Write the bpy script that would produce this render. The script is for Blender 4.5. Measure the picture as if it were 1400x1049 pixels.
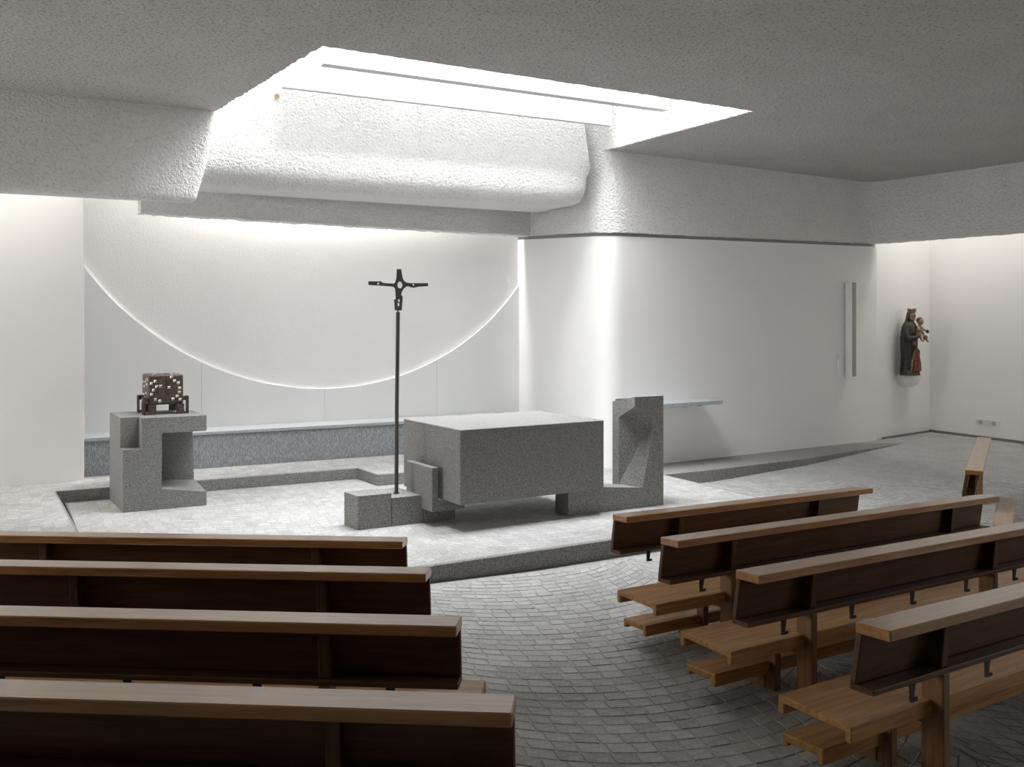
import bpy, bmesh, math, random
from mathutils import Vector, Matrix, noise
random.seed(7)
S = bpy.context.scene
C = S.collection
for o in list(bpy.data.objects):
    bpy.data.objects.remove(o)

# ------------------------------------------------------------------ camera
cam_d = bpy.data.cameras.new('camera'); cam = bpy.data.objects.new('camera', cam_d); C.objects.link(cam)
cam.location = (0, 0, 2.2); cam.rotation_euler = (math.pi/2, 0, 0)
cam_d.sensor_width = 36; cam_d.lens = 36*1200/1400; cam_d.shift_y = (440-524.5)/1400
cam_d.clip_start = .05
S.camera = cam
# ------------------------------------------------------------------ world, exposure
w = bpy.data.worlds.new('world'); S.world = w; w.use_nodes = True
w.node_tree.nodes['Background'].inputs[0].default_value = (.75, .83, .95, 1)
w.node_tree.nodes['Background'].inputs[1].default_value = .3
S.view_settings.view_transform = 'Standard'; S.view_settings.look = 'None'
S.view_settings.exposure = .5; S.view_settings.gamma = 1; S.view_settings.use_curve_mapping = False
S.cycles.max_bounces = 10; S.cycles.diffuse_bounces = 7; S.cycles.caustics_reflective = False; S.cycles.caustics_refractive = False

def area(name, loc, rotz, sx, sy, power, color=(1, 1, 1), tilt=0, spread=180):
    d = bpy.data.lights.new(name, 'AREA'); d.shape = 'RECTANGLE'; d.size = sx; d.size_y = sy
    d.energy = power; d.color = color; d.spread = math.radians(spread)
    o = bpy.data.objects.new(name, d); C.objects.link(o); o.location = loc
    o.rotation_euler = Matrix.Rotation(rotz, 3, 'Z').to_euler() if not tilt else (Matrix.Rotation(rotz, 3, 'Z') @ Matrix.Rotation(tilt, 3, 'X')).to_euler()
    return o
T28 = math.radians(27.8)
# daylight under the skylight glass, and the strip lamps hidden behind the three lintels
area('skylight_daylight', (-.19, 9.74, 7.6), T28, 4.5, 2.3, 445, (.97, .985, 1), spread=128)
area('niche_strip_lamp', (-2.55, 12.72, 5.8), math.radians(27.2), 4.0, .4, 165, (1, .975, .93))
area('left_strip_lamp', (-7.2, 9.05, 5.8), math.radians(28), 4.4, .4, 115, (1, .95, .88))
area('chapel_strip_lamp', (8.0, 14.7, 5.8), math.radians(-58), 3.2, .5, 40, (1, .95, .88))
area('added_fill_left', (-12.2, 3.7, 2.9), 0, 3.6, 2.4, 270, (1, .97, .93)).rotation_euler = (math.radians(90), 0, math.radians(-90))  # added fill light from the unseen left side, brightens the nave
area('added_fill_right', (12.2, 4.6, 2.9), 0, 3.6, 2.4, 120, (1, .97, .93)).rotation_euler = (math.radians(90), 0, math.radians(90))  # added fill light from the unseen right side

# ------------------------------------------------------------------ materials
def mat(name, base, rough=.8, build=None, spec=.5, metal=0):
    m = bpy.data.materials.new(name); m.use_nodes = True
    nt = m.node_tree; b = nt.nodes['Principled BSDF']
    b.inputs['Base Color'].default_value = (*base, 1); b.inputs['Roughness'].default_value = rough
    b.inputs['Specular IOR Level'].default_value = spec; b.inputs['Metallic'].default_value = metal
    if build: build(nt, b)
    return m
def node(nt, t, **kw):
    n = nt.nodes.new(t)
    for k, v in kw.items():
        if k in n.inputs: n.inputs[k].default_value = v
        else: setattr(n, k, v)
    return n
def coords(nt, scale=(1, 1, 1), which='Object', rot=(0, 0, 0)):
    tc = node(nt, 'ShaderNodeTexCoord'); mp = node(nt, 'ShaderNodeMapping')
    mp.inputs['Scale'].default_value = scale; mp.inputs['Rotation'].default_value = rot
    nt.links.new(tc.outputs[which], mp.inputs[0]); return mp.outputs[0]
def ramp(nt, fac, stops):
    r = node(nt, 'ShaderNodeValToRGB'); e = r.color_ramp.elements
    while len(e) < len(stops): e.new(.5)
    for el, (p, c) in zip(e, stops): el.position = p; el.color = (*c, 1)
    nt.links.new(fac, r.inputs[0]); return r.outputs[0]
def bump(nt, b, h, strength, dist, prev=None):
    n = node(nt, 'ShaderNodeBump', Strength=strength, Distance=dist); nt.links.new(h, n.inputs['Height'])
    if prev: nt.links.new(prev, n.inputs['Normal'])
    nt.links.new(n.outputs[0], b.inputs['Normal']); return n.outputs[0]
def plaster(scale, dist, strength, base, var=.03, pit_shade=0):
    def f(nt, b):
        co = coords(nt)
        n1 = node(nt, 'ShaderNodeTexNoise', Scale=scale, Detail=2.0, Roughness=.5); nt.links.new(co, n1.inputs['Vector'])
        v = node(nt, 'ShaderNodeTexNoise', Scale=scale*2.3, Detail=2.0); nt.links.new(co, v.inputs['Vector'])
        mx = node(nt, 'ShaderNodeMath', operation='MULTIPLY_ADD'); nt.links.new(v.outputs[0], mx.inputs[0]); mx.inputs[1].default_value = .5; nt.links.new(n1.outputs[0], mx.inputs[2])
        bump(nt, b, mx.outputs[0], strength, dist)
        n2 = node(nt, 'ShaderNodeTexNoise', Scale=1.3, Detail=3.0); nt.links.new(co, n2.inputs['Vector'])
        c = ramp(nt, n2.outputs[0], [(.3, tuple(x-var for x in base)), (.7, tuple(min(1, x+var*.5) for x in base))])
        if pit_shade:
            pr = ramp(nt, mx.outputs[0], [(.50, (1-pit_shade,)*3), (.70, (1, 1, 1))])  # shading of the pores, multiplied into the base colour
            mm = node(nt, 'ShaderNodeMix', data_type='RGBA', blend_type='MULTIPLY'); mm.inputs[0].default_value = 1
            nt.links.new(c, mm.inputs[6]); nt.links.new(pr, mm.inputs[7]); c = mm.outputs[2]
        nt.links.new(c, b.inputs['Base Color'])
    return f
M = {}
M['rough'] = mat('rough_plaster', (.8,)*3, .95, plaster(30, .05, .9, (.90, .895, .88), pit_shade=.16), spec=.1)
M['ceil'] = mat('ceiling_plaster', (.8,)*3, .95, plaster(30, .045, .9, (.60, .585, .562), pit_shade=.45), spec=.1)
M['fine'] = mat('fine_plaster', (.82,)*3, .9, plaster(55, .014, .2, (.90, .90, .895), .01), spec=.15)
M['smooth'] = mat('smooth_panel', (.88, .885, .885), .7, None, spec=.2)
M['baffle'] = mat('baffle_paint', (.70, .70, .69), .8, None, spec=.15)
M['white'] = mat('white_paint', (.88, .88, .87), .5, None, spec=.3)
M['grille'] = mat('grille_shade_grey', (.42, .42, .42), .7)  # shade on the white loudspeaker's front, put into its colour
M['trimgrey'] = mat('grey_trim', (.30, .31, .31), .6)
M['skirt'] = mat('dark_skirting', (.20, .20, .195), .7)
M['black'] = mat('black_metal', (.02, .018, .016), .45)
M['socket'] = mat('socket_plastic', (.72, .72, .70), .4)
M['hole'] = mat('socket_hole', (.42, .42, .41), .6)

def granite(c0, c1, c2, scale=110):
    def f(nt, b):
        co = coords(nt)
        n = node(nt, 'ShaderNodeTexNoise', Scale=scale, Detail=3.0, Roughness=.7); nt.links.new(co, n.inputs['Vector'])
        c = ramp(nt, n.outputs[0], [(.36, c0), (.5, c1), (.66, c2)])
        nt.links.new(c, b.inputs['Base Color'])
        bump(nt, b, n.outputs[0], .35, .004)
    return f
M['granite'] = mat('altar_granite', (.3,)*3, .7, granite((.11, .11, .11), (.235, .235, .23), (.37, .37, .36)), spec=.3)
M['granite_dark'] = mat('ambo_granite', (.25,)*3, .7, granite((.10, .10, .098), (.25, .248, .24), (.42, .415, .40), 95), spec=.3)
M['granite_step'] = mat('step_granite', (.25,)*3, .75, granite((.13, .13, .128), (.27, .267, .26), (.40, .395, .385), 80), spec=.3)
def chiselled(nt, b):
    co = coords(nt, (26, 26, 7), rot=(0, .5, 0))
    n = node(nt, 'ShaderNodeTexNoise', Scale=3.2, Detail=4.0, Roughness=.7); nt.links.new(co, n.inputs['Vector'])
    c = ramp(nt, n.outputs[0], [(.33, (.20, .22, .235)), (.5, (.36, .385, .40)), (.68, (.58, .60, .62))])
    nt.links.new(c, b.inputs['Base Color']); bump(nt, b, n.outputs[0], .8, .02)
M['chisel'] = mat('chiselled_stone', (.35,)*3, .8, chiselled, spec=.25)
M['slate'] = mat('blue_grey_slab', (.4,)*3, .45, granite((.34, .37, .39), (.42, .45, .47), (.52, .55, .57), 60), spec=.4)
def paving(nt, b):
    co = coords(nt)
    n = node(nt, 'ShaderNodeTexNoise', Scale=38.0, Detail=5.0, Roughness=.7); nt.links.new(co, n.inputs['Vector'])
    n2 = node(nt, 'ShaderNodeTexNoise', Scale=3.0, Detail=3.0); nt.links.new(co, n2.inputs['Vector'])
    at = node(nt, 'ShaderNodeAttribute'); at.attribute_name = 'tone'
    mx = node(nt, 'ShaderNodeMath', operation='MULTIPLY_ADD'); nt.links.new(n2.outputs[0], mx.inputs[0]); mx.inputs[1].default_value = .35; nt.links.new(n.outputs[0], mx.inputs[2])
    m2 = node(nt, 'ShaderNodeMath', operation='MULTIPLY_ADD'); nt.links.new(at.outputs['Fac'], m2.inputs[0]); m2.inputs[1].default_value = .22; nt.links.new(mx.outputs[0], m2.inputs[2])
    c = ramp(nt, m2.outputs[0], [(.45, (.25, .25, .245)), (.72, (.40, .40, .395)), (1.0, (.54, .54, .535))])
    nt.links.new(c, b.inputs['Base Color']); bump(nt, b, n.outputs[0], .4, .006)
M['paving'] = mat('gneiss_paving', (.4,)*3, .6, paving, spec=.4)
def bed(nt, b):
    paving(nt, b)
    for n in nt.nodes:
        if n.type == 'ATTRIBUTE':
            l = n.outputs['Fac'].links[0]; sk = l.to_socket; nt.links.remove(l); sk.default_value = .35
M['mortar'] = mat('paving_bed', (.3,)*3, .85, bed, spec=.2)

def wood(axis, dark, mid, light, rough=.36, coat=0):
    def f(nt, b):
        sc = {'x': (.9, 14, 14), 'z': (14, 14, .9), 'y': (14, .9, 14)}[axis]
        co = coords(nt, sc)
        n = node(nt, 'ShaderNodeTexNoise', Scale=2.2, Detail=6.0, Roughness=.62, Distortion=.35); nt.links.new(co, n.inputs['Vector'])
        n2 = node(nt, 'ShaderNodeTexNoise', Scale=9.0, Detail=3.0); nt.links.new(co, n2.inputs['Vector'])
        mx = node(nt, 'ShaderNodeMath', operation='MULTIPLY_ADD'); nt.links.new(n2.outputs[0], mx.inputs[0]); mx.inputs[1].default_value = .25; nt.links.new(n.outputs[0], mx.inputs[2])
        c = ramp(nt, mx.outputs[0], [(.42, dark), (.6, mid), (.8, light)])
        nt.links.new(c, b.inputs['Base Color'])
        r = node(nt, 'ShaderNodeMapRange'); r.inputs['To Min'].default_value = rough-.05; r.inputs['To Max'].default_value = rough+.1
        nt.links.new(n.outputs[0], r.inputs[0]); nt.links.new(r.outputs[0], b.inputs['Roughness'])
        bump(nt, b, n.outputs[0], .12, .004)
        b.inputs['Coat Weight'].default_value = coat; b.inputs['Coat Roughness'].default_value = .2; b.inputs['Coat IOR'].default_value = 1.6
    return f
wd = ((.26, .125, .04), (.42, .21, .07), (.54, .30, .11))
M['wood'] = mat('oiled_wood', wd[1], .36, wood('x', *wd, rough=.40, coat=.12), spec=.4)
wr = tuple((k[0]*.80, k[1]*.74, k[2]*.64) for k in wd)
M['woodr'] = mat('polished_wood_rail', wr[1], .36, wood('x', *wr, rough=.30, coat=.7), spec=.6)
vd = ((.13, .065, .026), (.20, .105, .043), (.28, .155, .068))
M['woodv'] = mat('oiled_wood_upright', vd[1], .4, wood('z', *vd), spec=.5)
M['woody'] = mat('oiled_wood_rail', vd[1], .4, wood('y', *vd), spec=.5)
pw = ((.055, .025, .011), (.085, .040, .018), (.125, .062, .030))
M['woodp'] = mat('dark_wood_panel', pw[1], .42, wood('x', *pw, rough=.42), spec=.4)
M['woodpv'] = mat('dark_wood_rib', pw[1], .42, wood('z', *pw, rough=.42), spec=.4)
lw = ((.42, .29, .20), (.52, .38, .27), (.60, .46, .34))
M['woodl'] = mat('pale_wood', lw[1], .45, wood('x', *lw, rough=.45), spec=.4)
M['low_bounce'] = mat('low_bounce_wall', (.16, .10, .06), .6, wood('z', (.11, .065, .035), (.16, .10, .06), (.22, .14, .08), rough=.55), spec=.3)  # dark wood finish invented for the unseen walls to cut bounce light
def bronze_n(nt, b):
    co = coords(nt); n = node(nt, 'ShaderNodeTexNoise', Scale=18.0, Detail=5.0); nt.links.new(co, n.inputs['Vector'])
    c = ramp(nt, n.outputs[0], [(.35, (.065, .052, .045)), (.6, (.125, .092, .075)), (.8, (.19, .13, .10))])
    nt.links.new(c, b.inputs['Base Color']); bump(nt, b, n.outputs[0], .3, .006)
M['bronze'] = mat('patinated_bronze', (.1, .08, .06), .5, bronze_n, spec=.5, metal=.35)
M['iron'] = mat('dark_bronze_iron', (.085, .082, .077), .5, None, spec=.5, metal=.3)
M['silver'] = mat('silver_stud', (.78, .77, .74), .3, None, metal=.85)
def paint(c, v=.4, sc=30):
    def f(nt, b):
        co = coords(nt); n = node(nt, 'ShaderNodeTexNoise', Scale=sc, Detail=5.0); nt.links.new(co, n.inputs['Vector'])
        cc = ramp(nt, n.outputs[0], [(.35, tuple(x*(1-v) for x in c)), (.65, tuple(min(1, x*(1+v)) for x in c))])
        nt.links.new(cc, b.inputs['Base Color']); bump(nt, b, n.outputs[0], .3, .006)
    return f
for k, c in {'mantle': (.050, .047, .045), 'dress': (.20, .055, .035), 'gold': (.22, .155, .08), 'skin': (.34, .23, .165), 'hair': (.11, .075, .045), 'rock': (.075, .06, .045), 'veil': (.10, .075, .055)}.items():
    M[k] = mat('carved_'+k, c, .5, paint(c), spec=.4)
def glassn(nt, b):
    b.inputs['Transmission Weight'].default_value = 1; b.inputs['Roughness'].default_value = .4
M['glass'] = mat('frosted_glass', (.95, .97, 1), .4, glassn)
M['orange'] = mat('warm_lamp_face', (.75, .45, .25), .5)

# ------------------------------------------------------------------ mesh helpers
class MB:
    def __init__(s): s.v = []; s.f = []
    def add(s, vs, fs):
        n = len(s.v); s.v += [tuple(p) for p in vs]; s.f += [tuple(i+n for i in f) for f in fs]; return s
    def hexa(s, p):   # 0-3 bottom ring, 4-7 top ring
        return s.add(p, [(3, 2, 1, 0), (4, 5, 6, 7), (0, 1, 5, 4), (1, 2, 6, 5), (2, 3, 7, 6), (3, 0, 4, 7)])
    def box(s, x0, x1, y0, y1, z0, z1, fn=lambda *a: a):
        return s.hexa([fn(*p) for p in [(x0, y0, z0), (x1, y0, z0), (x1, y1, z0), (x0, y1, z0), (x0, y0, z1), (x1, y0, z1), (x1, y1, z1), (x0, y1, z1)]])
    def prism(s, poly, z0, z1):
        n = len(poly)
        vs = [(x, y, z0) for x, y in poly]+[(x, y, z1) for x, y in poly]
        return s.add(vs, [tuple(range(n))[::-1], tuple(range(n, 2*n))]+[(i, (i+1) % n, n+(i+1) % n, n+i) for i in range(n)])
    def extr(s, prof, x0, x1, fn=lambda *a: a):   # profile (y,z) extruded along x
        n = len(prof)
        vs = [fn(x0, y, z) for y, z in prof]+[fn(x1, y, z) for y, z in prof]
        return s.add(vs, [tuple(range(n))[::-1], tuple(range(n, 2*n))]+[(i, (i+1) % n, n+(i+1) % n, n+i) for i in range(n)])
    def rings(s, rs, cap=True):
        m = len(rs[0]); vs = [p for r in rs for p in r]; fs = []
        for j in range(len(rs)-1):
            for i in range(m): fs.append((j*m+i, j*m+(i+1) % m, (j+1)*m+(i+1) % m, (j+1)*m+i))
        if cap: fs += [tuple(range(m))[::-1], tuple(range((len(rs)-1)*m, len(rs)*m))]
        return s.add(vs, fs)
    def ell(s, c, r, n=12, k=8, fn=lambda *a: a):
        rs = []
        for j in range(k+1):
            t = math.pi*(j+.02*(j == 0)-.02*(j == k))/k
            rs.append([fn(c[0]+r[0]*math.sin(t)*math.cos(2*math.pi*i/n), c[1]+r[1]*math.sin(t)*math.sin(2*math.pi*i/n), c[2]-r[2]*math.cos(t)) for i in range(n)])
        return s.rings(rs)
    def tube(s, pts, rad, n=8):
        pts = [Vector(p) for p in pts]; rs = []
        if not isinstance(rad, (list, tuple)): rad = [rad]*len(pts)
        for i, p in enumerate(pts):
            d = (pts[min(i+1, len(pts)-1)]-pts[max(i-1, 0)]).normalized()
            a = d.cross(Vector((0, 0, 1))) if abs(d.z) < .95 else d.cross(Vector((0, 1, 0)))
            a.normalize(); b = d.cross(a)
            rs.append([p+(a*math.cos(2*math.pi*k/n)+b*math.sin(2*math.pi*k/n))*rad[i] for k in range(n)])
        return s.rings(rs)
    def build(s, name, m, parent=None, smooth=False, bevel=0, seg=1, loc=None, recalc=True):
        me = bpy.data.meshes.new(name); me.from_pydata(s.v, [], s.f); me.update()
        if recalc:
            b = bmesh.new(); b.from_mesh(me); bmesh.ops.recalc_face_normals(b, faces=b.faces); b.to_mesh(me); b.free()
        if smooth: me.shade_smooth()
        me.materials.append(M[m] if isinstance(m, str) else m)
        o = bpy.data.objects.new(name, me); C.objects.link(o)
        if parent: o.parent = parent
        if loc: o.location = loc
        if bevel:
            bv = o.modifiers.new('bevel', 'BEVEL'); bv.width = bevel; bv.segments = seg; bv.limit_method = 'ANGLE'; bv.angle_limit = math.radians(40)
        return o
def tag(o, label=None, cat=None, group=None, kind=None):
    for k, v in (('label', label), ('category', cat), ('group', group), ('kind', kind)):
        if v: o[k] = v
    return o
def struct(o, label=None, cat=None): return tag(o, label, cat, kind='structure')
def thing(name, label, cat, loc=(0, 0, 0), rz=0, group=None):
    o = bpy.data.objects.new(name, None); C.objects.link(o); o.location = loc; o.rotation_euler = (0, 0, rz)
    o.empty_display_size = .1
    return tag(o, label, cat, group)
def smooth_angle(o, deg=40):
    me = o.data; me.shade_smooth()
    b = bmesh.new(); b.from_mesh(me)
    for e in b.edges:
        if len(e.link_faces) == 2 and e.calc_face_angle(0) > math.radians(deg): e.smooth = False
    b.to_mesh(me); b.free(); return o
def fillet(path, rads, n=8):
    out = [Vector(path[0])]
    for i in range(1, len(path)-1):
        p, a, c = Vector(path[i]), Vector(path[i-1]), Vector(path[i+1]); r = rads[i-1]
        if not r: out.append(p); continue
        d1 = (a-p).normalized(); d2 = (c-p).normalized()
        for k in range(n+1):
            t = k/n; out.append((p+d1*r)*(1-t)**2+p*2*t*(1-t)+(p+d2*r)*t*t)
    out.append(Vector(path[-1])); return out
def offset(path, d):   # to the left of travel
    out = []
    for i, p in enumerate(path):
        t = (path[min(i+1, len(path)-1)]-path[max(i-1, 0)]).normalized(); out.append(p+Vector((-t.y, t.x))*d)
    return out
def dense(path, step=.03):
    out = []
    for p, q in zip(path, path[1:]):
        k = max(1, int((q-p).length/step)); out += [p+(q-p)*(i/k) for i in range(k)]
    return out+[path[-1]]
def ragged(f, amp=.009, seed=1):   # bottom edge of a roughcast sheet
    r = random.Random(seed); st_ = [0]
    def g(p):
        st_[0] = st_[0]*.4+r.uniform(-amp, amp); return (f(p) if callable(f) else f)+st_[0]
    return g
def ribbon(path, z0, z1, thick):   # vertical sheet with thickness to the left of the path; z0/z1 number or function
    f0_ = z0 if callable(z0) else (lambda p: z0); f1 = z1 if callable(z1) else (lambda p: z1)
    q = offset(path, thick); mb = MB()
    rs = []
    for p, r in zip(path, q):
        zb = f0_(p); rs.append([(p.x, p.y, zb), (p.x, p.y, f1(p)), (r.x, r.y, f1(p)), (r.x, r.y, zb)])
    return mb.rings(rs)
V2 = lambda x, y: Vector((x, y))
def inside(pt, poly):
    x, y = pt; c = False; j = len(poly)-1
    for i in range(len(poly)):
        xi, yi = poly[i]; xj, yj = poly[j]
        if (yi > y) != (yj > y) and x < (xj-xi)*(y-yi)/(yj-yi)+xi: c = not c
        j = i
    return c
def zf(x, y):   # nave floor: falls towards the altar, rises again to the side chapel
    if y < 7.9: return .06*(7.2-y)
    if y < 12.3: return -.042
    if y < 15: return -.042+.0637*(y-12.3)
    return .13
ZP, ZL, ZC = .13, .27, 4.6     # altar platform, raised ledge, nave ceiling

# ------------------------------------------------------------------ floor
xs = [-13, -9, -6, -4, -2, 0, 2, 4, 6, 8, 10, 14]; ys = [-6, -3, 0, 2, 4, 6, 7.9, 9, 10.5, 12.3, 13.5, 15, 17.5]
vs = [(x, y, zf(x, y)) for y in ys for x in xs]; nx = len(xs)
fs = [(j*nx+i, j*nx+i+1, (j+1)*nx+i+1, (j+1)*nx+i) for j in range(len(ys)-1) for i in range(nx-1)]
floor = struct(MB().add(vs, fs).build('floor', 'mortar', recalc=False), 'grey gneiss paved nave floor falling gently towards the altar', 'floor')

# altar platform (z .13), front step running at 28.7 degrees
PLAT = [(-4.0, 5.62), (3.32, 9.63), (2.067, 11.87), (1.9, 12.6), (.6, 14.4), (-6.0, 11.6), (-5.08, 9.98), (-4.0, 8.2)]
plat = struct(MB().prism(PLAT, -.3, ZP).build('altar_platform', 'granite_step', bevel=.006), 'low stone platform with a dark granite front step under the altar', 'platform')
LEDGE = [(-5.19, 9.99), (-2.03, 11.56), (-1.695, 11.07), (-.3, 11.72), (-.6, 14.0), (-7.5, 10.6), (-12, 8.2), (-12, 6.25), (-2.9, 6.35)]
ledge = struct(MB().prism(LEDGE, -.3, ZL).build('raised_ledge', 'granite_step', bevel=.006), 'raised stone ledge in front of the back bench', 'ledge')
WALLK = lambda x: 12.29+.6*(x-1.33)
RLEDGE = [(2.0, 11.86), (2.925, 12.36), (4.43, 13.28), (6.65, 14.93), (6.36, 15.5), (1.25, 12.5)]
rledge = struct(MB().prism(RLEDGE, -.3, ZP-.002).build('wall_kerb', 'granite_step', bevel=.006), 'narrow stone kerb along the foot of the right wall', 'kerb')

# paving stones laid in segmental arches
def stones(region, zfun, axis, ang, wstrip, R, pitch, swid, ylo, yhi, xlo, xhi, seed, relief=.0035):
    rnd = random.Random(seed); ca, sa = math.cos(ang), math.sin(ang); out = []
    def tow(a, r): return axis[0]+a*ca-r*sa, axis[1]+a*sa+r*ca
    nst = 9
    for k in range(-nst, nst+1):
        for r in range(-90, 110):
            n = int(round(wstrip/swid)); cuts = [-wstrip/2]
            jit = rnd.uniform(-.5, .5)*.7
            cuts += [-wstrip/2+wstrip*(i+.5+jit*.6+rnd.uniform(-.12, .12))/n for i in range(n)] + [wstrip/2]
            cuts = sorted(c for c in cuts if -wstrip/2 <= c <= wstrip/2)
            for a0, a1 in zip(cuts, cuts[1:]):
                if a1-a0 < .035: continue
                am = (a0+a1)/2; f = lambda a: -math.sqrt(R*R-a*a)
                cx, cy = tow(k*wstrip+am, f(am)+(r+.5)*pitch)
                if not (ylo < cy < yhi and xlo < cx < xhi) or not inside((cx, cy), region): continue
                g = .0032; e = rnd.uniform(0, .003)
                pts = []
                for a, rr in ((a0+g+rnd.uniform(0, .004), 0), (a1-g-rnd.uniform(0, .004), 0), (a1-g-rnd.uniform(0, .004), 1), (a0+g+rnd.uniform(0, .004), 1)):
                    x, y = tow(k*wstrip+a, f(a)+(r+rr)*pitch+(g+rnd.uniform(0, .004))*(1 if rr == 0 else -1))
                    pts.append((x, y))
                if not all(inside(p, region) for p in pts): continue
                h = relief*rnd.uniform(.5, 1.3); tl = [rnd.uniform(-.3, .3)*relief for _ in range(4)]
                vv = [(x, y, zfun(x, y)-.004) for x, y in pts]+[((x*.975+cx*.025), (y*.975+cy*.025), zfun(x, y)+h+t) for (x, y), t in zip(pts, tl)]
                out.append((cx, cy, vv, rnd.random()))
    return out
SF = [(0, 1, 5, 4), (1, 2, 6, 5), (2, 3, 7, 6), (3, 0, 4, 7), (4, 5, 6, 7)]
def stone_mesh(name, sts):
    vs, fs, tone = [], [], []
    for cx, cy, vv, t in sts:
        n = len(vs); vs += vv; fs += [tuple(i+n for i in f) for f in SF]; tone += [t]*5
    me = bpy.data.meshes.new(name); me.from_pydata(vs, [], fs); me.update()
    at = me.attributes.new('tone', 'FLOAT', 'FACE')
    at.data.foreach_set('value', tone)
    me.materials.append(M['paving']); return me
NAVE = [(-1.6, 2.0), (8.0, 2.0), (8.3, 12.4), (6.9, 12.4), (3.0, 12.35), (2.03, 11.85), (3.36, 9.63), (-4.02, 5.56), (-4.02, 5.0), (-2, 3.4)]
nst = stones(NAVE, zf, (.15, 7.0), math.radians(14), 2.4, 1.5, .112, .118, 2.0, 12.4, -3, 8.2, 3)
AISLE = [(-.9, 7.2), (.95, 8.2), (.95, 6.6), (.75, 5.6), (.95, 4.9), (1.2, 3.3), (1.2, 2.6), (.02, 2.6), (-.2, 3.7), (-.2, 4.4)]
front = sorted([s for s in nst if inside(s[:2], AISLE)], key=lambda s: s[1])[:300]
fid = set(id(s) for s in front)
for i, s in enumerate(front):
    cx, cy, vv, t = s
    me = stone_mesh('paving_stone', [(cx, cy, [(x-cx, y-cy, z-zf(cx, cy)) for x, y, z in vv], t)])
    o = bpy.data.objects.new('paving_stone', me); C.objects.link(o); o.location = (cx, cy, zf(cx, cy)); o.parent = floor
rest = bpy.data.objects.new('paving_stones', stone_mesh('paving_stones', [s for s in nst if id(s) not in fid])); C.objects.link(rest); rest.parent = floor
tag(rest, kind='stuff')
PL2 = [(-3.98, 5.75), (-.679, 7.50), (3.25, 9.66), (2.03, 11.85), (1.85, 12.5), (.6, 14.2), (-.3, 13.5), (-.25, 11.72), (-1.69, 11.03), (-2.05, 11.53), (-5.05, 9.98), (-4.05, 8.25), (-3.3, 7.0)]
pst = stones(PL2, lambda x, y: ZP, (.3, 9.0), T28, 2.4, 1.5, .105, .11, 5.7, 14, -5.2, 3.4, 5, .0018)
ps = bpy.data.objects.new('paving_stones', stone_mesh('paving_stones', pst)); C.objects.link(ps); ps.parent = plat; tag(ps, kind='stuff')
MB().prism(PL2, ZP-.01, ZP+.0006).build('paving_bed', 'mortar', plat)
LG2 = [(-5.22, 10.0), (-2.05, 11.60), (-1.7, 11.12), (-.35, 11.75), (-.65, 13.2), (-7.5, 9.9), (-7.5, 6.4), (-3.0, 6.45)]
lst = stones(LG2, lambda x, y: ZL, (-5, 9.0), T28, 2.4, 1.5, .105, .11, 6.3, 13.2, -7.4, -.3, 8, .0018)
ls = bpy.data.objects.new('paving_stones', stone_mesh('paving_stones', lst)); C.objects.link(ls); ls.parent = ledge; tag(ls, kind='stuff')
MB().prism(LG2, ZL-.01, ZL+.0006).build('paving_bed', 'mortar', ledge)

# ------------------------------------------------------------------ walls, ceiling, skylight
A, B, Cc, D = V2(-1.655, 7.64), V2(2.75, 10.0), V2(1.336, 12.29), V2(-3.375, 10.0)
L0 = V2(-12.5, 5.66); R1 = V2(6.2, 15.2); R2 = V2(12.5, 6.8)
def jag(p, q, step=.028, amp=.011, seed=1):   # ragged roughcast edge from p to q, q left out
    r = random.Random(seed); t = q-p; k = max(2, int(t.length/step)); nn = V2(-t.y, t.x).normalized(); prev = 0; out = [tuple(p)]
    for i in range(1, k):
        prev = prev*.4+r.uniform(-amp, amp); c = p+t*(i/k)+nn*prev; out.append((c.x, c.y))
    return out
poly = [(-12.5, -5.5), (12.5, -5.5), (12.5, 6.8), tuple(R1)]+jag(Cc, B, seed=2)+jag(B, A, seed=3)+jag(A, D, seed=4)+[tuple(D), tuple(L0)]
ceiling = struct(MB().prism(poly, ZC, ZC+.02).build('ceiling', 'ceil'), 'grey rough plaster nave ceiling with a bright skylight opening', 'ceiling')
a_ = V2(.095, 14.3)
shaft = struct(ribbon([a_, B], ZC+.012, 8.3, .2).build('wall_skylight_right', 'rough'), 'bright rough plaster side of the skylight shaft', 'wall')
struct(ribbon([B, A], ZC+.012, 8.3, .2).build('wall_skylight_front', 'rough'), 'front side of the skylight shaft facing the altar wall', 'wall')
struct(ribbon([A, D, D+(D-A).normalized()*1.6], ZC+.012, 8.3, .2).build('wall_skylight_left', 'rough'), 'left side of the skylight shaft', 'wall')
# scoop: curved plaster hood between nave ceiling and altar niche
d = (Cc-D).normalized(); n = V2(-d.y, d.x)
prof = [(1.5, 3.88), (.42, 3.80), (.30, 3.80), (.20, 3.82), (.12, 3.87), (.07, 3.95), (.05, 4.05), (.06, 4.2), (.10, 4.35), (.15, 4.55), (.21, 4.8), (.28, 5.1), (.36, 5.45), (.46, 5.9), (.56, 6.4), (.64, 7.0), (.70, 8.3), (1.3, 8.3), (1.6, 4.2)]
def scoop_pt(s, off, z):
    p = D+d*s+n*off; return (p.x, p.y, z)
mb = MB(); rs = []
smax = (Cc-D).length
steps = [-1.3, -.5, .5, 1.5, 2.5, 3.5, 4.4, 4.6, 4.75, 4.87, 4.96, 5.02]
for s in steps:
    k = max(0, (s-4.4)/.62); rs.append([])
    for off, z in prof:
        # right-hand end of the nose rounds up into the pier
        lift = .14*(1-math.sqrt(max(0, 1-k*k))) if z < 4.1 and off < .5 else 0
        back = .16*(1-math.sqrt(max(0, 1-k*k))) if off < .3 and z < 4.3 else 0
        rs[-1].append(scoop_pt(s, off+back, z+lift))
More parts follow.
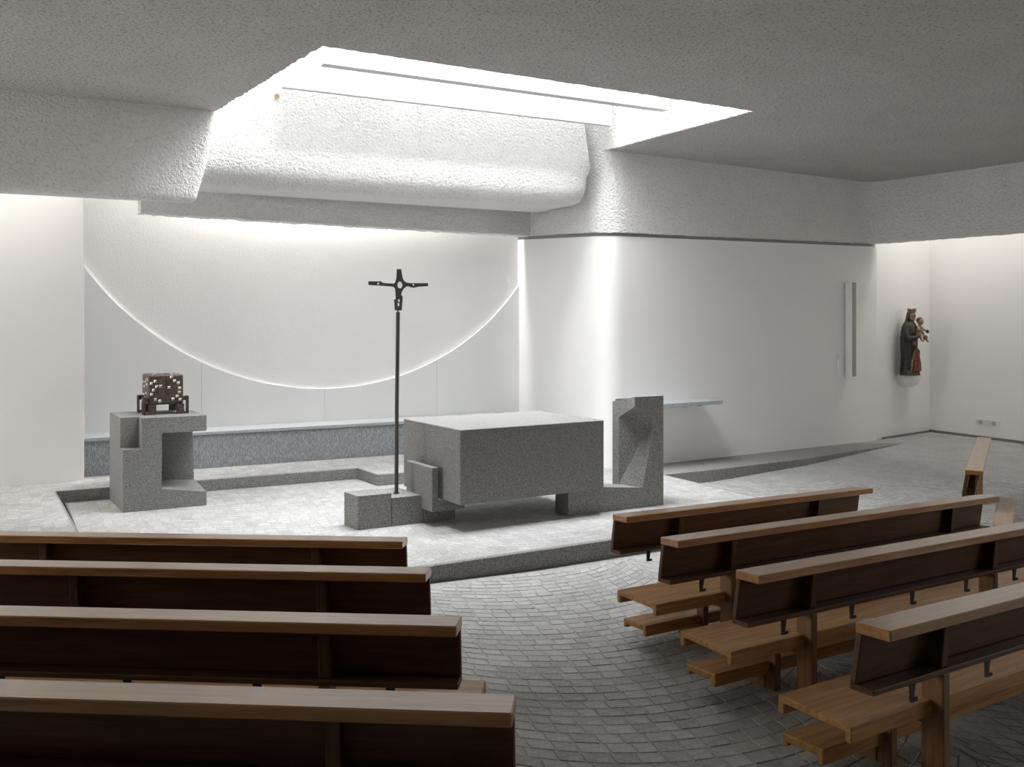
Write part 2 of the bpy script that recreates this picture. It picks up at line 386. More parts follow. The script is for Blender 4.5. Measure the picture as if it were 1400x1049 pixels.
scoop = struct(smooth_angle(mb.rings(rs).build('ceiling_hood', 'rough'), 50), 'bright curved plaster hood below the skylight', 'ceiling')
bb0, bb1 = V2(-4.63, 10.95), V2(.33, 13.95)
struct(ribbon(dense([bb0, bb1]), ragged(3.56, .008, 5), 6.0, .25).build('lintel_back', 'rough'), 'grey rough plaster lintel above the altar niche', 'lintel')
# left lintel, its end flaring forward at the bottom
mb = MB(); rs = []
for z, ex, ey, fx in ((4.85, -3.375, 10.0, 0), (4.6, -3.375, 10.0, 0), (4.35, -3.39, 9.95, .01), (4.1, -3.41, 9.89, .03), (3.85, -3.445, 9.82, .05), (3.65, -3.48, 9.75, .06), (3.53, -3.50, 9.73, .06)):
    rs.append([(-12.5, 5.66-fx, z), (ex, ey, z), (ex-.10, ey+.22, z), (-12.6, 5.88, z)])
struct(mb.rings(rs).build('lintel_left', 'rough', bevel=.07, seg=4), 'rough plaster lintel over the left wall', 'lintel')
# back wall of the niche with smooth panels below a great arc
bw0, bw1 = V2(-8.4, 9.93), V2(.095, 14.3)
backwall = struct(ribbon([bw0, bw1], .0, 6.1, .2).build('wall_back', 'fine'), 'white niche wall with a great arc above smooth panels', 'wall')
wo = V2(-5.41, 11.47); we = (bw1-wo).normalized(); wn = V2(we.y, -we.x)
arc = lambda q: 5.1385-math.sqrt(max(0, 3.9157**2-(q-3.0537)**2))
for q0, q1 in ((-.75, 1.2805), (1.2835, 2.9885), (2.9915, 4.7505), (4.7535, 6.19)):
    N = 20; top = [(q0+(q1-q0)*i/N, arc(q0+(q1-q0)*i/N)) for i in range(N+1)]
    if q0 < -.7: top = [(q, min(z, 3.4)) for q, z in top]
    pr = [(q1, .6), (q0, .6)]+top
    mb = MB(); m = len(pr); vs = []
    for dep in (-.01, .04):
        for q, z in pr: p = wo+we*q+wn*dep; vs.append((p.x, p.y, z))
    mb.add(vs, [tuple(range(m))[::-1], tuple(range(m, 2*m))]+[(i, (i+1) % m, m+(i+1) % m, m+i) for i in range(m)])
    mb.build('wall_panel', 'smooth', parent=backwall)
# left wall
struct(ribbon([V2(-12.5, 6.65), V2(-5.21, 10.69)], .0, 6.05, .22).build('wall_left', 'fine', bevel=.008), 'white plaster wall to the left of the niche', 'wall')
# right wall, lower smooth part and upper rough band
zt = lambda p: 3.455+.11*(1.33-p.x)/1.05 if p.x < 1.33 else 3.455+.10*(p.x-1.33)/4.9
low = fillet([a_, V2(1.33, 12.29), V2(6.36, 15.31)], [.30])
struct(smooth_angle(ribbon(low, -.2, lambda p: zt(p)-.05, .22).build('wall_right', 'fine')), 'fine white plaster wall to the right of the altar', 'wall')
struct(ribbon(offset(low, .03), lambda p: zt(p)-.05, lambda p: zt(p)+.002, .12).build('trim_1', 'trimgrey'), 'thin grey shadow-gap strip below the plaster band', 'trim')
up = offset(fillet([a_, V2(1.33, 12.29), R1, R2], [.30, .35]), -.03)
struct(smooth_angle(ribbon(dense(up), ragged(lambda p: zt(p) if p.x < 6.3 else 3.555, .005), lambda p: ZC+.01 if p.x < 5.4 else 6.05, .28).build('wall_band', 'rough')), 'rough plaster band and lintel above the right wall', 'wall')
# side chapel
k0, k1, k2 = V2(6.15, 15.33), V2(7.85, 16.5), V2(13.4, 5.6)
chap = struct(ribbon([k0, k1], -.2, 6.1, .2).build('wall_chapel', 'fine'), 'warm white chapel wall carrying the carved statue', 'wall')
chap2 = struct(ribbon([k1, k2], -.2, 6.1, .2).build('wall_chapel_side', 'fine'), 'plain white chapel wall with a socket', 'wall')
struct(ribbon([k0+V2(.06, -.09)+V2(.30, .21), k1+V2(.012, -.017)], .125, .165, -.012).build('baseboard_chapel', 'skirt'), 'thin dark skirting below the statue', 'skirting')
struct(ribbon([k1, k2], .0, .175, -.015).build('baseboard_right', 'skirt'), 'thin dark skirting along the far chapel wall', 'skirting')
struct(MB().prism([(6.0, 15.6), (7.9, 16.9), (14.2, 5.6), (12.7, 6.9), (6.6, 15.0)], 6.02, 6.1).build('ceiling_chapel', 'fine'), 'side chapel ceiling behind the lintel', 'ceiling')
struct(MB().prism([(-12.8, 5.7), (-3.5, 10.15), (.4, 14.0), (.3, 14.7), (-8.6, 10.2), (-12.8, 7.2)], 6.02, 6.08).build('ceiling_niche', 'fine'), 'niche ceiling hidden behind the lintels', 'ceiling')
# rest of the nave, behind the camera
struct(MB().box(-12.7, -12.5, -5.5, 8, -.2, 4.7).build('wall_nave_left', 'fine'), 'left wall of the nave', 'wall')
struct(MB().box(12.5, 12.7, -5.5, 7.2, -.2, 4.7).build('wall_nave_right', 'low_bounce'), 'right wall of the nave', 'wall')
for nm, x0, y0, lb in (('added_pane_left', -12.49, 1.9, 'tall unseen pane added with the left fill light'), ('added_pane_right', 12.43, 2.8, 'tall unseen pane added with the right fill light')):  # unseen panes, added to go with the two nave fill lights
    wo_ = struct(MB().box(x0, x0+.06, y0, y0+3.6, 1.7, 4.1).build(nm, 'glass'), lb, 'window')
    for k in range(4): MB().box(x0-.01, x0+.07, y0+k*1.2-.03, y0+k*1.2+.03, 1.7, 4.1).build('added_pane_bar', 'white', parent=wo_)
struct(MB().box(-12.7, 12.7, -5.7, -5.5, -.2, 4.7).build('wall_rear', 'low_bounce'), 'rear wall of the nave', 'wall')
# skylight glazing and the two baffle beams hanging in the opening
e1 = V2(math.cos(T28), math.sin(T28)); e2 = V2(-e1.y, e1.x)
mb = MB(); cz = V2(-.35, 10.05)
def fr(x, y, z): p = cz+e1*x+e2*y; return (p.x, p.y, z)
win = struct(MB().box(-2.6, 2.6, -1.75, 1.75, 8.32, 8.34, fr).build('window_1', 'glass'), 'frosted skylight glass above the altar', 'window')
for x in (-2.6, -1.3, 0, 1.3, 2.6): MB().box(x-.03, x+.03, -1.75, 1.75, 8.26, 8.32, fr).build('glazing_bar', 'white', parent=win)
def baffle(p0, p1, th, hgt, label):
    q = [p0, p1]; o = ribbon(q, 4.87, 4.87+hgt, th).build('skylight_baffle', 'baffle', bevel=.004)
    return struct(o, label, 'baffle')
baffle(V2(-1.95, 9.076), V2(1.98, 11.07), .13, 1.3, 'nearer white baffle beam hanging inside the skylight opening')
baffle(V2(-2.604, 9.98), V2(1.36, 11.96), .08, 1.3, 'farther white baffle beam hanging inside the skylight opening')

# ------------------------------------------------------------------ back bench
bench = thing('stone_bench', 'long stone bench with blue-grey seat slab along the niche wall', 'bench', (-2.66, 12.27, ZL))
bd = V2(math.cos(math.radians(27)), math.sin(math.radians(27))); bn = V2(-bd.y, bd.x)
b0 = V2(-2.66, 12.27)
def bf(x, y, z): p = bd*x+bn*y; return (p.x, p.y, z)
MB().box(-4.6, 2.6, 0, .40, 0, .44, bf).build('front_block', 'chisel', bench)
MB().box(-4.65, 2.9, -.03, .495, .44, .482, bf).build('seat_slab', 'slate', bench, bevel=.004)

# ------------------------------------------------------------------ altar
AO = V2(-.507, 8.59); ae = V2(.99+.507, 9.45-8.59).normalized(); an = V2(-.556, .831)
altar = thing('stone_altar', 'massive grey granite block altar resting on low stone supports', 'altar', (AO.x, AO.y, ZP))
def af(s, q, z): p = ae*s+an*q; return (p.x, p.y, z-ZP)
MB().box(0, 1.727, 0, 1.22, .40, 1.14, af).build('altar_block', 'granite', altar, bevel=.006)
sl = MB().box(-.12, -.05, .347, .914, .284, .73, af); sl.build('side_slab', 'granite', altar, bevel=.004)
MB().box(-.05, .25, .347, .914, .284, .3995, af).build('foot_slab', 'granite', altar, bevel=.004)
plinth = thing('cross_plinth', 'two low granite blocks at the foot of the standing cross', 'plinth', (-1.528, 8.70, ZP))
pe = V2(.883, .469); pn = V2(-.62, .785)
def pf(s, q, z): p = pe*s+pn*q; return (p.x, p.y, z-ZP)
MB().box(0, .352, 0, .29, ZP, .47, pf).build('end_block', 'granite_dark', plinth, bevel=.004)
MB().box(.358, .70, .0, .52, ZP, .42, pf).build('long_block', 'granite_dark', plinth, bevel=.004)

MB().box(.702, 1.06, .0, .52, ZP, .283, pf).build('low_block', 'granite_dark', plinth, bevel=.004)

# ambo: stepped stone with a wedge cut out of its left flank
P0 = V2(.599, 9.338); fe = V2(1.108, .558); fk = V2(-.203, .398)
ambo = thing('ambo', 'tall carved granite ambo with slanted reading top', 'ambo', (P0.x, P0.y, ZP))
def mf(t, k, z): p = fe*t+fk*k; return (p.x, p.y, z-ZP)
pts = dict(a=(0, 0, .13), b=(1, 0, .13), c=(1, 0, 1.365), d=(.6875, 0, 1.365), e=(.6875, 0, 1.26), f=(.924, 0, 1.19), g=(.767, 0, .353), h=(.3635, 0, .40), i=(0, 0, .40),
           p=(.6875, .708, 1.113), q=(.6875, .708, .353), r=(.6875, 1, .353), s=(.6875, 1, 1.28), bt=(1, 1, 1.28), bb=(1, 1, .13), h2=(.3635, .62, .40), i2=(0, .62, .40), a2=(0, .62, .13), m2=(.6875, .62, .353), h3=(.3635, .62, .13), m3=(.6875, .62, .13), r3=(.6875, 1, .13))
ky = list(pts); ix = {k: j for j, k in enumerate(ky)}
def F(*names): return tuple(ix[x] for x in names)
faces = [F('a', 'b', 'g', 'h', 'i'), F('b', 'c', 'f', 'g'), F('c', 'd', 'e', 'f'), F('c', 'bt', 's', 'd'), F('d', 's', 'r', 'q', 'p', 'e'), F('e', 'p', 'f'), F('f', 'p', 'q', 'g'),
         F('g', 'q', 'm2', 'h2', 'h'), F('h', 'h2', 'i2', 'i'), F('a', 'i', 'i2', 'a2'), F('a2', 'i2', 'h2', 'm2', 'm3'), F('q', 'r', 'r3', 'm3', 'm2'), F('r', 's', 'bt', 'bb', 'r3'), F('b', 'bb', 'bt', 'c')]
MB().add([mf(*pts[k]) for k in ky], faces).build('ambo_stone', 'granite_dark', ambo)
MB().hexa([mf(.70, .86, 1.300), mf(.985, .86, 1.300), mf(.985, .93, 1.292), mf(.70, .93, 1.292), mf(.70, .86, 1.315), mf(.985, .86, 1.315), mf(.985, .93, 1.305), mf(.70, .93, 1.305)]).build('book_stop', 'granite_dark', ambo)

# credence shelf on the right wall
wd_, wn_ = V2(.8575, .5145), V2(.5145, -.8575)
sh0 = V2(1.62, WALLK(1.62))
shelf = thing('credence_shelf', 'thin grey stone shelf jutting from the white wall behind the ambo', 'shelf', (sh0.x, sh0.y, 1.0))
def sf(s, q, z): p = wd_*s+wn_*q; return (p.x, p.y, z)
MB().box(0, 1.42, -.02, .46, 0, .055, sf).build('shelf_slab', 'slate', shelf, bevel=.004)
MB().box(.1, .16, -.02, .3, -.03, 0, sf).build('bracket', 'trimgrey', shelf); MB().box(1.1, 1.16, -.02, .3, -.03, 0, sf).build('bracket', 'trimgrey', shelf)

# ------------------------------------------------------------------ tabernacle and its plinth
TO = V2(-4.21, 9.495); te = V2(.77, .389); tk = V2(-.47, .715)
tp = thing('tabernacle_plinth', 'grey granite C-shaped plinth carrying the bronze tabernacle', 'plinth', (TO.x, TO.y, ZP))
def tf(t, k, z): p = te*t+tk*k; return (p.x, p.y, z-ZP)
mb = MB()
mb.box(0, .219, .19, 1, .81, 1.145, tf); mb.box(.219, .4564, 0, 1, .81, 1.145, tf); mb.box(0, .4564, 0, 1, .13, .81, tf)
mb.box(.4564, 1, 0, 1, .972, 1.145, tf)
mb.hexa([tf(*p) for p in [(.4564, .6, .13), (.985, .585, .13), (.985, 1, .13), (.4564, 1, .13), (.4564, .68, .972), (.985, .68, .972), (.985, 1, .972), (.4564, 1, .972)]])
mb.hexa([tf(*p) for p in [(.4564, 0, .13), (1, 0, .13), (1, .62, .13), (.4564, .62, .13), (.4564, 0, .357), (1, 0, .288), (1, .62, .345), (.4564, .62, .375)]])
mb.build('plinth_stone', 'granite', tp)
tb0 = V2(-4.10, 9.90); ta = math.radians(32)
tab = thing('tabernacle', 'dark bronze box tabernacle set with silver square studs on four feet', 'tabernacle', (tb0.x, tb0.y, 1.145), ta)
W_, D_, z0, z1 = .3775, .42, .110, .450
ck = MB().box(0, W_, 0, D_, z0, z1).build('casket', 'bronze', tab, bevel=.022, seg=3)
MB().box(W_*.5-.002, W_*.5+.002, -.002, .001, z0+.01, z1-.02).build('door_seam', 'black', ck)
def stud(px_, pz_):   # positions measured on the front, 0-1
    return (px_-430)/630*W_, z1-(pz_-235)/540*(z1-z0)
def pyr(c, u, v, nrm, r=.0165, h=.012):
    c, u, v, nrm = map(Vector, (c, u, v, nrm)); b = [c+(u*i+v*j)*r for i, j in ((-1, -1), (1, -1), (1, 1), (-1, 1))]; t = [c+(u*i+v*j)*r*.45+nrm*h for i, j in ((-1, -1), (1, -1), (1, 1), (-1, 1))]
    return MB().hexa(b+t)
for px_, pz_ in ((482, 385), (550, 347), (577, 445), (645, 443), (520, 505), (487, 580), (550, 675), (630, 708), (797, 470), (840, 278), (898, 350), (967, 390), (988, 483), (985, 558), (947, 630), (868, 680), (997, 692)):
    x, z = stud(px_, pz_); pyr((x, -.001, z), (1, 0, 0), (0, 0, 1), (0, -1, 0)).build('stud', 'silver', ck)
for x, y in ((.06, .10), (.10, .22), (.19, .28), (.27, .12), (.30, .30), (.33, .20), (.14, .36)): pyr((x, y, z1-.001), (1, 0, 0), (0, 1, 0), (0, 0, 1), r=.014, h=.006).build('stud', 'silver', ck)
for y, z in ((.07, .40), (.10, .34), (.18, .37), (.26, .31), (.30, .22), (.14, .24), (.35, .36), (.22, .18)): pyr((.001, y, z), (0, 1, 0), (0, 0, 1), (-1, 0, 0)).build('stud', 'silver', ck)
for sx in (0, 1):
    for sy in (0, 1):
        X = -.055 if sx == 0 else W_+.055; dx = 1 if sx == 0 else -1; Y = -.015 if sy == 0 else D_+.003; dy = 1
        f = MB(); y0, y1 = Y, Y+.012
        o0, o1 = sorted((X, X+dx*.135))
        xi = X+dx*.05
        f.box(min(X, X+dx*.022), max(X, X+dx*.022), y0, y1, 0, .20); f.box(min(xi, xi+dx*.085), max(xi, xi+dx*.085), y0, y1, 0, .115)
        f.box(min(X, xi), max(X, xi), y0, y1, .178, .20); f.box(min(X, xi), max(X, xi), y0, y1, 0, .025)
        ys_ = (Y, Y+.11) if sy == 0 else (Y-.1, Y+.012)
        f.box(min(X, X+dx*.012), max(X, X+dx*.012), ys_[0], ys_[0]+.03, 0, .20); f.box(min(X, X+dx*.012), max(X, X+dx*.012), ys_[1]-.03, ys_[1], 0, .20); f.box(min(X, X+dx*.012), max(X, X+dx*.012), ys_[0], ys_[1], .17, .20)
        f.box(min(X, dx*.004+(0 if sx == 0 else W_)), max(X, dx*.004+(0 if sx == 0 else W_)), ys_[0]+.04, ys_[0]+.06, .15, .20)
        f.build('foot', 'bronze', tab)

# ------------------------------------------------------------------ standing cross
cross = thing('standing_cross', 'dark metal cross with pierced arms on a tall slim pole', 'cross', (-1.197, 9.09, .42), math.radians(10))
MB().tube([(0, 0, 0), (0, 0, .012)], .032, 14).build('base_ring', 'iron', cross)
pole = smooth_angle(MB().tube([(0, 0, 0), (.004, 0, .9), (.016, 0, 1.878)], .0205, 14).build('pole', 'iron', cross))
MB().tube([(.016, 0, 1.87), (.017, 0, 1.92)], .009, 8).build('pin', 'iron', cross)
ol = [(668, 170), (738, 165), (748, 235), (760, 310), (785, 370), (830, 400), (900, 410), (1195, 408), (1195, 455), (1050, 462), (960, 482), (900, 475), (860, 458), (820, 468), (775, 510), (745, 570), (740, 615), (763, 645), (755, 760), (748, 878), (635, 878), (628, 780), (622, 700), (650, 690), (645, 560), (635, 500), (605, 468), (440, 455), (190, 440), (185, 385), (400, 382), (425, 405), (500, 415), (610, 420), (640, 395), (660, 330), (665, 250)]
kx = .007575/12.73/math.cos(math.radians(10)); kz = .007575/12.73
def cp(p): return ((p[0]-687)*kx+.017, 1.878+(915-p[1])*kz)
cu = bpy.data.curves.new('cross_outline', 'CURVE'); cu.dimensions = '2D'; cu.fill_mode = 'BOTH'; cu.extrude = .011; cu.bevel_depth = .002
def loop(pp):
    sp = cu.splines.new('POLY'); sp.points.add(len(pp)-1); sp.use_cyclic_u = True
    for q, p in zip(sp.points, pp): x, y = cp(p); q.co = (x, y, 0, 1)
loop(ol)
for cx, cy, rx, ry in ((718, 440, 46, 64), (350, 417, 20, 23), (948, 435, 17, 21), (700, 712, 18, 28), (693, 780, 20, 36)):
    loop([(cx+rx*math.cos(t*math.pi/8), cy+ry*math.sin(t*math.pi/8)) for t in range(16)])
tmp = bpy.data.objects.new('tmp', cu); C.objects.link(tmp); bpy.context.view_layer.update()
me = bpy.data.meshes.new_from_object(tmp.evaluated_get(bpy.context.evaluated_depsgraph_get())); bpy.data.objects.remove(tmp)
me.transform(Matrix.Rotation(math.pi/2, 4, 'X')); me.materials.clear(); me.materials.append(M['iron'])
co = bpy.data.objects.new('cross_plate', me); C.objects.link(co); co.parent = cross

# ------------------------------------------------------------------ pews
def zp_(x, y): return max(.06*(7.2-y), -.042)
def pew(label, ox, oy, ang, side, L, posts, group, hooks=True, s_seat=-.06, seat=True):
    oz = zp_(ox, oy); a = math.radians(ang); ex = V2(math.cos(a), math.sin(a)); ey = V2(-ex.y, ex.x)
    t = thing('church_pew', label, 'pew', (ox, oy, oz), a, group)
    def fn(s, q, z):
        y = q*side; p = V2(ox, oy)+ex*s+ey*y; return (s, y, z+zp_(p.x, p.y)-oz)
    B_ = .005
    def ext(prof, s0, s1, name, m):
        return MB().extr(prof, s0, s1, fn).build(name, m, t, bevel=B_)
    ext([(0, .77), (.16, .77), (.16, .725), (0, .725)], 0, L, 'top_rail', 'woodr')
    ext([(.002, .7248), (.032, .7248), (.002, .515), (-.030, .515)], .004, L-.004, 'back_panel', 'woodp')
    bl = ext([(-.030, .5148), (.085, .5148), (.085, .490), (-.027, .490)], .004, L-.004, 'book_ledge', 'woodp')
    for ps_ in posts:
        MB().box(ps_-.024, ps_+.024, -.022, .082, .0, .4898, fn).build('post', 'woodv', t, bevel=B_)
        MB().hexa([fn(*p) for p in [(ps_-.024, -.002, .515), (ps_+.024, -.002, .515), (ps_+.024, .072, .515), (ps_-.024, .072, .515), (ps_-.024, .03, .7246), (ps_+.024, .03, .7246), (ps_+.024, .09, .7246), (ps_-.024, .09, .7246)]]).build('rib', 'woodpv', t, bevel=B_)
        if not seat: continue
        MB().box(ps_-.024, ps_+.024, -.235, -.165, .0, .335, fn).build('leg', 'woodv', t, bevel=B_)
        MB().box(ps_-.022, ps_+.022, -.166, -.020, .255, .335, fn).build('seat_rail', 'woody', t, bevel=B_)
        MB().box(ps_-.024, ps_+.024, -.41, -.24, .0, .129, fn).build('kneeler_leg', 'woodv', t, bevel=B_)
    if seat:
        ext([(-.34, .385), (.030, .368), (.030, .298), (-.002, .298), (-.002, .336), (-.308, .353), (-.308, .305), (-.34, .305)], s_seat, L+.02, 'seat', 'wood')
        ext([(-.42, .165), (-.20, .165), (-.20, .095), (-.228, .095), (-.228, .130), (-.392, .130), (-.392, .110), (-.42, .110)], .06, L-.06, 'kneeler', 'wood')
    if hooks:
        s = .28
        while s < L-.1:
            h = MB()
            h.hexa([fn(*p) for p in [(s-.010, .062, .412), (s+.010, .062, .412), (s+.010, .070, .412), (s-.010, .070, .412), (s-.012, .062, .4895), (s+.026, .062, .4895), (s+.026, .070, .4895), (s-.012, .070, .4895)]])
            h.hexa([fn(*p) for p in [(s-.010, .066, .412), (s+.034, .066, .412), (s+.034, .074, .412), (s-.010, .074, .412), (s-.010, .066, .424), (s+.034, .066, .428), (s+.034, .074, .428), (s-.010, .074, .424)]])
            h.build('coat_hook', 'black', bl); s += .56
    return t
gR, gL = 'pews of the right-hand block', 'pews of the left-hand block'
pew('seatless wooden front rail of the right-hand pews, nearest the altar', .716, 6.273, 33.2, -1, 2.82, (.60, 2.2), gR, seat=False)
pew('second wooden pew from the altar in the right-hand block', .909, 5.385, 32.8, -1, 3.56, (.56, 3.03), gR)
pew('third wooden pew from the altar in the right-hand block', 1.139, 4.48, 32.4, -1, 4.1, (.515, 2.28, 3.6), gR)
pew('nearest wooden pew at the lower right corner of the view', 1.382, 3.54, 32.4, -1, 4.4, (.507, 2.3, 3.9), gR)
pew('seatless wooden front rail of the left-hand pews, nearest the altar', -.64, 5.392, 175.4, 1, 2.87, (.555, 2.30), gL, seat=False)
pew('second wooden pew from the altar in the left-hand block', -.418, 4.545, 175.3, 1, 3.78, (.56, 1.89, 3.2), gL)
pew('third wooden pew from the altar in the left-hand block', -.206, 3.632, 175.3, 1, 3.78, (.562, 2.4, 3.4), gL)
pew('nearest wooden pew at the bottom left of the view', .0135, 2.741, 175.3, 1, 3.78, (.563, 2.4, 3.4), gL)
pew('far wooden pew seen end on by the side chapel', 4.50, 8.72, 60, -1, 2.87, (.5, 2.4), None, hooks=False, seat=False)
kb = thing('kneeling_bench', 'narrow pale wooden bench behind the right-hand pews at the right edge', 'bench', (5.245, 9.31, -.042), math.radians(-120.6))
MB().box(0, 1.5, -.085, .085, .34, .375).build('board', 'woodl', kb, bevel=.012, seg=2)
for x in (.12, 1.3): MB().box(x, x+.045, -.07, .07, 0, .34).build('leg', 'woodv', kb, bevel=.004)
MB().box(.16, 1.31, -.02, .02, .18, .24).build('stretcher', 'wood', kb, bevel=.004)

# ------------------------------------------------------------------ statue on its console
sp_ = V2(7.24, 15.80); phi = math.radians(27)
SZ = 1.24
cons = thing('wall_console', 'small white rounded plaster console under the carved statue', 'console', (sp_.x, sp_.y, SZ), phi)
rs = []
for z, k in ((-.225, .25), (-.215, .42), (-.19, .60), (-.15, .78), (-.10, .91), (-.04, .985), (0, 1)):
    rs.append([(.205*k*math.cos(t*math.pi/12), -.24*k*math.sin(t*math.pi/12)+.14, z) for t in range(13)]+[(-.205*k, .26, z), (.205*k, .26, z)])
smooth_angle(MB().rings(rs).build('console_bowl', 'white', cons))
st = thing('madonna_statue', 'carved painted wooden statue of crowned Madonna holding a child', 'statue', (sp_.x-.075, sp_.y-.045, SZ), phi)
def ring(z, cx, cy, rx, ry, amp=0, nf=9, n=40, ph=0):
    return [(cx+(rx*(1+amp*math.cos(nf*2*math.pi*i/n+ph)))*math.cos(2*math.pi*i/n), cy+(ry*(1+amp*math.cos(nf*2*math.pi*i/n+ph)))*math.sin(2*math.pi*i/n), z) for i in range(n)]
smooth_angle(MB().rings([ring(0, 0, .02, .20, .135, .05, 7), ring(.05, 0, .02, .19, .13, .08, 5), ring(.085, 0, .02, .165, .11, .06, 6)]).build('rock_base', 'rock', st))
smooth_angle(MB().rings([ring(.06, .0, .03, .178, .115, .16, 9, 54), ring(.2, -.005, .03, .165, .11, .14, 9, 54, .2), ring(.36, -.015, .03, .155, .105, .11, 9, 54, .5), ring(.5, -.02, .03, .16, .11, .08, 9, 54, .7), ring(.62, -.02, .03, .172, .115, .05, 7, 54), ring(.72, -.015, .03, .168, .112, .04, 6, 54), ring(.80, -.01, .035, .150, .10, .03, 9, 54), ring(.86, -.005, .04, .112, .085, .02, 9, 54), ring(.90, 0, .04, .066, .07, 0, 9, 54)]).build('mantle', 'mantle', st), 60)
smooth_angle(MB().rings([ring(.07, .035, -.04, .115, .10, .10, 8), ring(.22, .03, -.035, .10, .105, .10, 8), ring(.36, .02, -.025, .072, .105, .08, 8), ring(.44, .01, -.01, .03, .085, .05, 8)]).build('dress', 'dress', st), 60)
smooth_angle(MB().tube([(-.09, -.075, .08), (-.075, -.09, .22), (-.045, -.10, .36), (.01, -.112, .45), (.075, -.095, .40), (.105, -.07, .27), (.12, -.055, .12)], [.018, .022, .024, .026, .024, .020, .016]).build('gold_hem', 'gold', st))
smooth_angle(MB().rings([ring(.70, 0, -.03, .085, .075), ring(.78, 0, -.03, .10, .075, .04, 6), ring(.85, 0, -.01, .075, .065), ring(.89, 0, -.005, .04, .045), ring(.925, 0, -.008, .036, .042)]).build('bodice', 'veil', st))
head = MB().ell((0, -.02, .985), (.056, .066, .078), 16, 12)
head.ell((0, -.088, .980), (.010, .014, .018), 8, 6); head.ell((0, -.076, .948), (.018, .010, .007), 8, 4); head.ell((0, -.070, .922), (.022, .016, .016), 8, 6)
head.tube([(0, -.01, .88), (0, -.012, .94)], [.036, .034], 10)
hd_ = smooth_angle(head.build('head', 'skin', st), 70)
for sx in (-1, 1): MB().ell((sx*.022, -.078, .996), (.010, .006, .006), 8, 5).build('eye', 'hair', hd_)
hv = []
for z, rx, ry, cy in ((.78, .10, .06, .06), (.86, .092, .066, .05), (.93, .078, .07, .03), (.99, .072, .075, .015), (1.04, .064, .070, .008), (1.07, .04, .045, .0)):
    hv.append([(rx*math.cos(math.pi*i/16*1.25-math.pi*.125), cy+ry*math.sin(math.pi*i/16*1.25-math.pi*.125), z) for i in range(17)]+[(rx*.75*math.cos(math.pi*i/16*1.25-math.pi*.125), cy+ry*.75*math.sin(math.pi*i/16*1.25-math.pi*.125), z) for i in range(16, -1, -1)])
smooth_angle(MB().rings(hv).build('veil', 'veil', st), 60)
cr = MB(); N = 24; o_, i_ = [], []
for i in range(N):
    a = 2*math.pi*i/N; zt_ = 1.075+(.04 if i % 4 == 0 else (.028 if i % 2 == 0 else .008)); r = .066+.012*((zt_-1.045)/.07)
    o_.append([(.062*math.cos(a), -.012+.066*math.sin(a), 1.035), (r*math.cos(a), -.012+(r+.004)*math.sin(a), zt_), ((r-.008)*math.cos(a), -.012+(r-.004)*math.sin(a), zt_), (.054*math.cos(a), -.012+.058*math.sin(a), 1.035)])
o_.append(o_[0]); cr.rings(o_, cap=False); cr.build('crown', 'gold', hd_)
smooth_angle(MB().tube([(-.13, .0, .80), (-.165, -.04, .68), (-.15, -.09, .60), (-.07, -.165, .63), (.0, -.19, .66)], [.055, .058, .052, .034, .022], 12).build('arm', 'mantle', st), 60)
smooth_angle(MB().tube([(.13, .0, .80), (.175, -.06, .68), (.15, -.12, .61), (.08, -.17, .60)], [.052, .055, .046, .030], 12).build('arm', 'mantle', st), 60)
smooth_angle(MB().tube([(-.10, -.13, .60), (-.085, -.145, .56), (-.08, -.13, .50)], [.036, .034, .014], 10).build('sleeve_lining', 'gold', st), 60)
hd = MB()
for hx, hy, hz in ((.012, -.20, .665), (.075, -.185, .595)):
    hd.ell((hx, hy, hz), (.024, .026, .016), 8, 6)
    for k in range(4): hd.tube([(hx-.018+k*.012, hy-.015, hz), (hx-.016+k*.012, hy-.04, hz+.004), (hx-.014+k*.012, hy-.052, hz+.012)], [.006, .0055, .004], 6)
    hd.tube([(hx-.02, hy, hz+.005), (hx-.034, hy-.014, hz+.018), (hx-.034, hy-.03, hz+.024)], [.007, .006, .004], 6)
smooth_angle(hd.build('hands', 'skin', st), 70)
ch = MB()   # the child: one continuous figure sitting on her arm
ch.rings([ring(.635, .05, -.205, .045, .04, n=16), ring(.67, .05, -.205, .055, .046, n=16), ring(.72, .052, -.205, .050, .042, n=16), ring(.765, .055, -.205, .044, .036, n=16), ring(.79, .056, -.206, .022, .022, n=16), ring(.805, .057, -.208, .02, .02, n=16)])
ch.ell((.058, -.215, .845), (.042, .046, .048), 14, 10); ch.ell((.058, -.262, .840), (.008, .010, .010), 8, 5)
ch.tube([(.02, -.21, .765), (-.005, -.245, .735), (.01, -.28, .725)], [.018, .015, .012], 8)
ch.tube([(.09, -.21, .765), (.115, -.245, .73), (.10, -.29, .715)], [.018, .015, .012], 8)
ch.tube([(.03, -.225, .65), (.0, -.29, .655), (-.01, -.30, .60), (-.012, -.325, .585)], [.026, .022, .017, .012], 8)
ch.tube([(.07, -.225, .65), (.085, -.295, .645), (.08, -.305, .595), (.08, -.33, .582)], [.026, .022, .017, .012], 8)
kid = [smooth_angle(ch.build('child', 'skin', st), 70)]
kid.append(smooth_angle(MB().ell((.058, -.203, .862), (.046, .046, .044), 12, 8).build('child_hair', 'hair', st), 70))
kid.append(smooth_angle(MB().ell((.085, -.31, .715), (.024, .024, .024), 12, 8).build('orb', 'rock', st), 70))
for o in kid:
    o.scale = (1.25,)*3; o.location = (.055*-.25, -.2*-.25+.075, .66*-.25)
st.scale = (1.06, .98, 1.08)

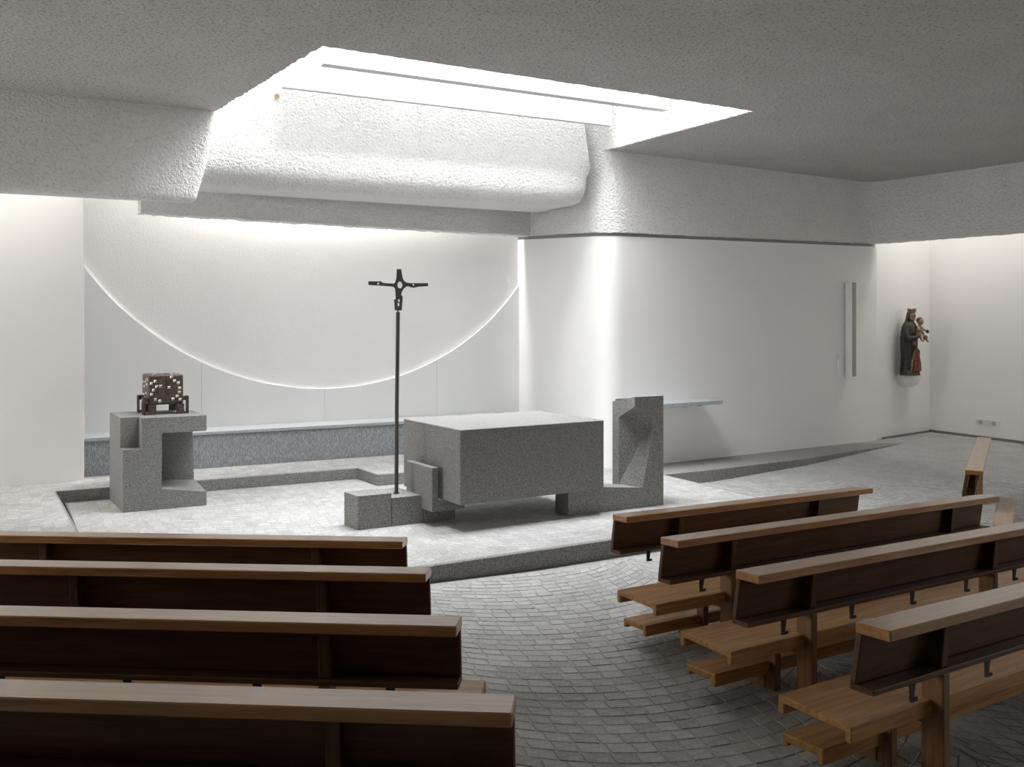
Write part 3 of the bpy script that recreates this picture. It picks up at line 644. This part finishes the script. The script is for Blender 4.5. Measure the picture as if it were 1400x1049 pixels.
# ------------------------------------------------------------------ small fixtures
lp = V2(5.62, WALLK(5.62))
spk = thing('column_loudspeaker', 'slim white column loudspeaker mounted upright on the right wall', 'loudspeaker', (lp.x, lp.y, 1.27), 0)
def lf(s, q, z): p = wd_*s+wn_*q; return (p.x, p.y, z)
MB().box(0, .11, .03, .16, 0, 1.60, lf).build('cabinet', 'white', spk, bevel=.004)
MB().box(.004, .106, .158, .164, .01, 1.59, lf).build('grille', 'grille', spk)
for z in (.2, 1.4): MB().box(.03, .08, -.01, .035, z, z+.06, lf).build('bracket', 'white', spk)
sw = V2(5.48, WALLK(5.48))
swt = thing('wall_switch', 'small white switch box on the wall beside the loudspeaker', 'switch', (sw.x, sw.y, 1.3), 0)
MB().box(0, .05, -.005, .04, 0, .26, lf).build('switch_box', 'white', swt, bevel=.003); pl_ = MB().box(-.05, .0, -.005, .02, .25, .35, lf).build('switch_plate', 'white', swt, bevel=.003); MB().box(-.037, -.013, .02, .026, .275, .325, lf).build('rocker', 'socket', pl_)
kd = (k2-k1).normalized(); kn = V2(kd.y, -kd.x)
so = k1+kd*.95
soc = thing('wall_socket', 'white double power socket low on the far chapel wall', 'socket', (so.x, so.y, .36), 0)
def kf(s, q, z): p = kd*s+kn*q; return (p.x, p.y, z)
cv = MB().box(0, .46, -.005, .015, 0, .11, kf).build('cover_plate', 'socket', soc, bevel=.003)
for x in (.09, .34):
    rg = [[kf(x+r*math.cos(t*math.pi/8), dq, .055+r*.9*math.sin(t*math.pi/8)) for t in range(16)] for r, dq in ((.040, .014), (.040, .017), (.034, .0165))]
    MB().rings(rg).build('outlet', 'hole', cv)
lm = thing('picture_lamp', 'tiny spot lamp with a warm face high in the skylight', 'lamp', (-2.83, 10.55, 4.93), 0)
MB().tube([(0, 0, 0), (.02, -.06, -.03)], [.03, .035], 12).build('lamp_body', 'white', lm); MB().tube([(.02, -.06, -.03), (.0215, -.064, -.032)], [.028, .028], 12).build('lamp_face', 'orange', lm)
MB().tube([(0, 0, .0), (-.05, .2, .10)], .01, 6).build('lamp_arm', 'white', lm)
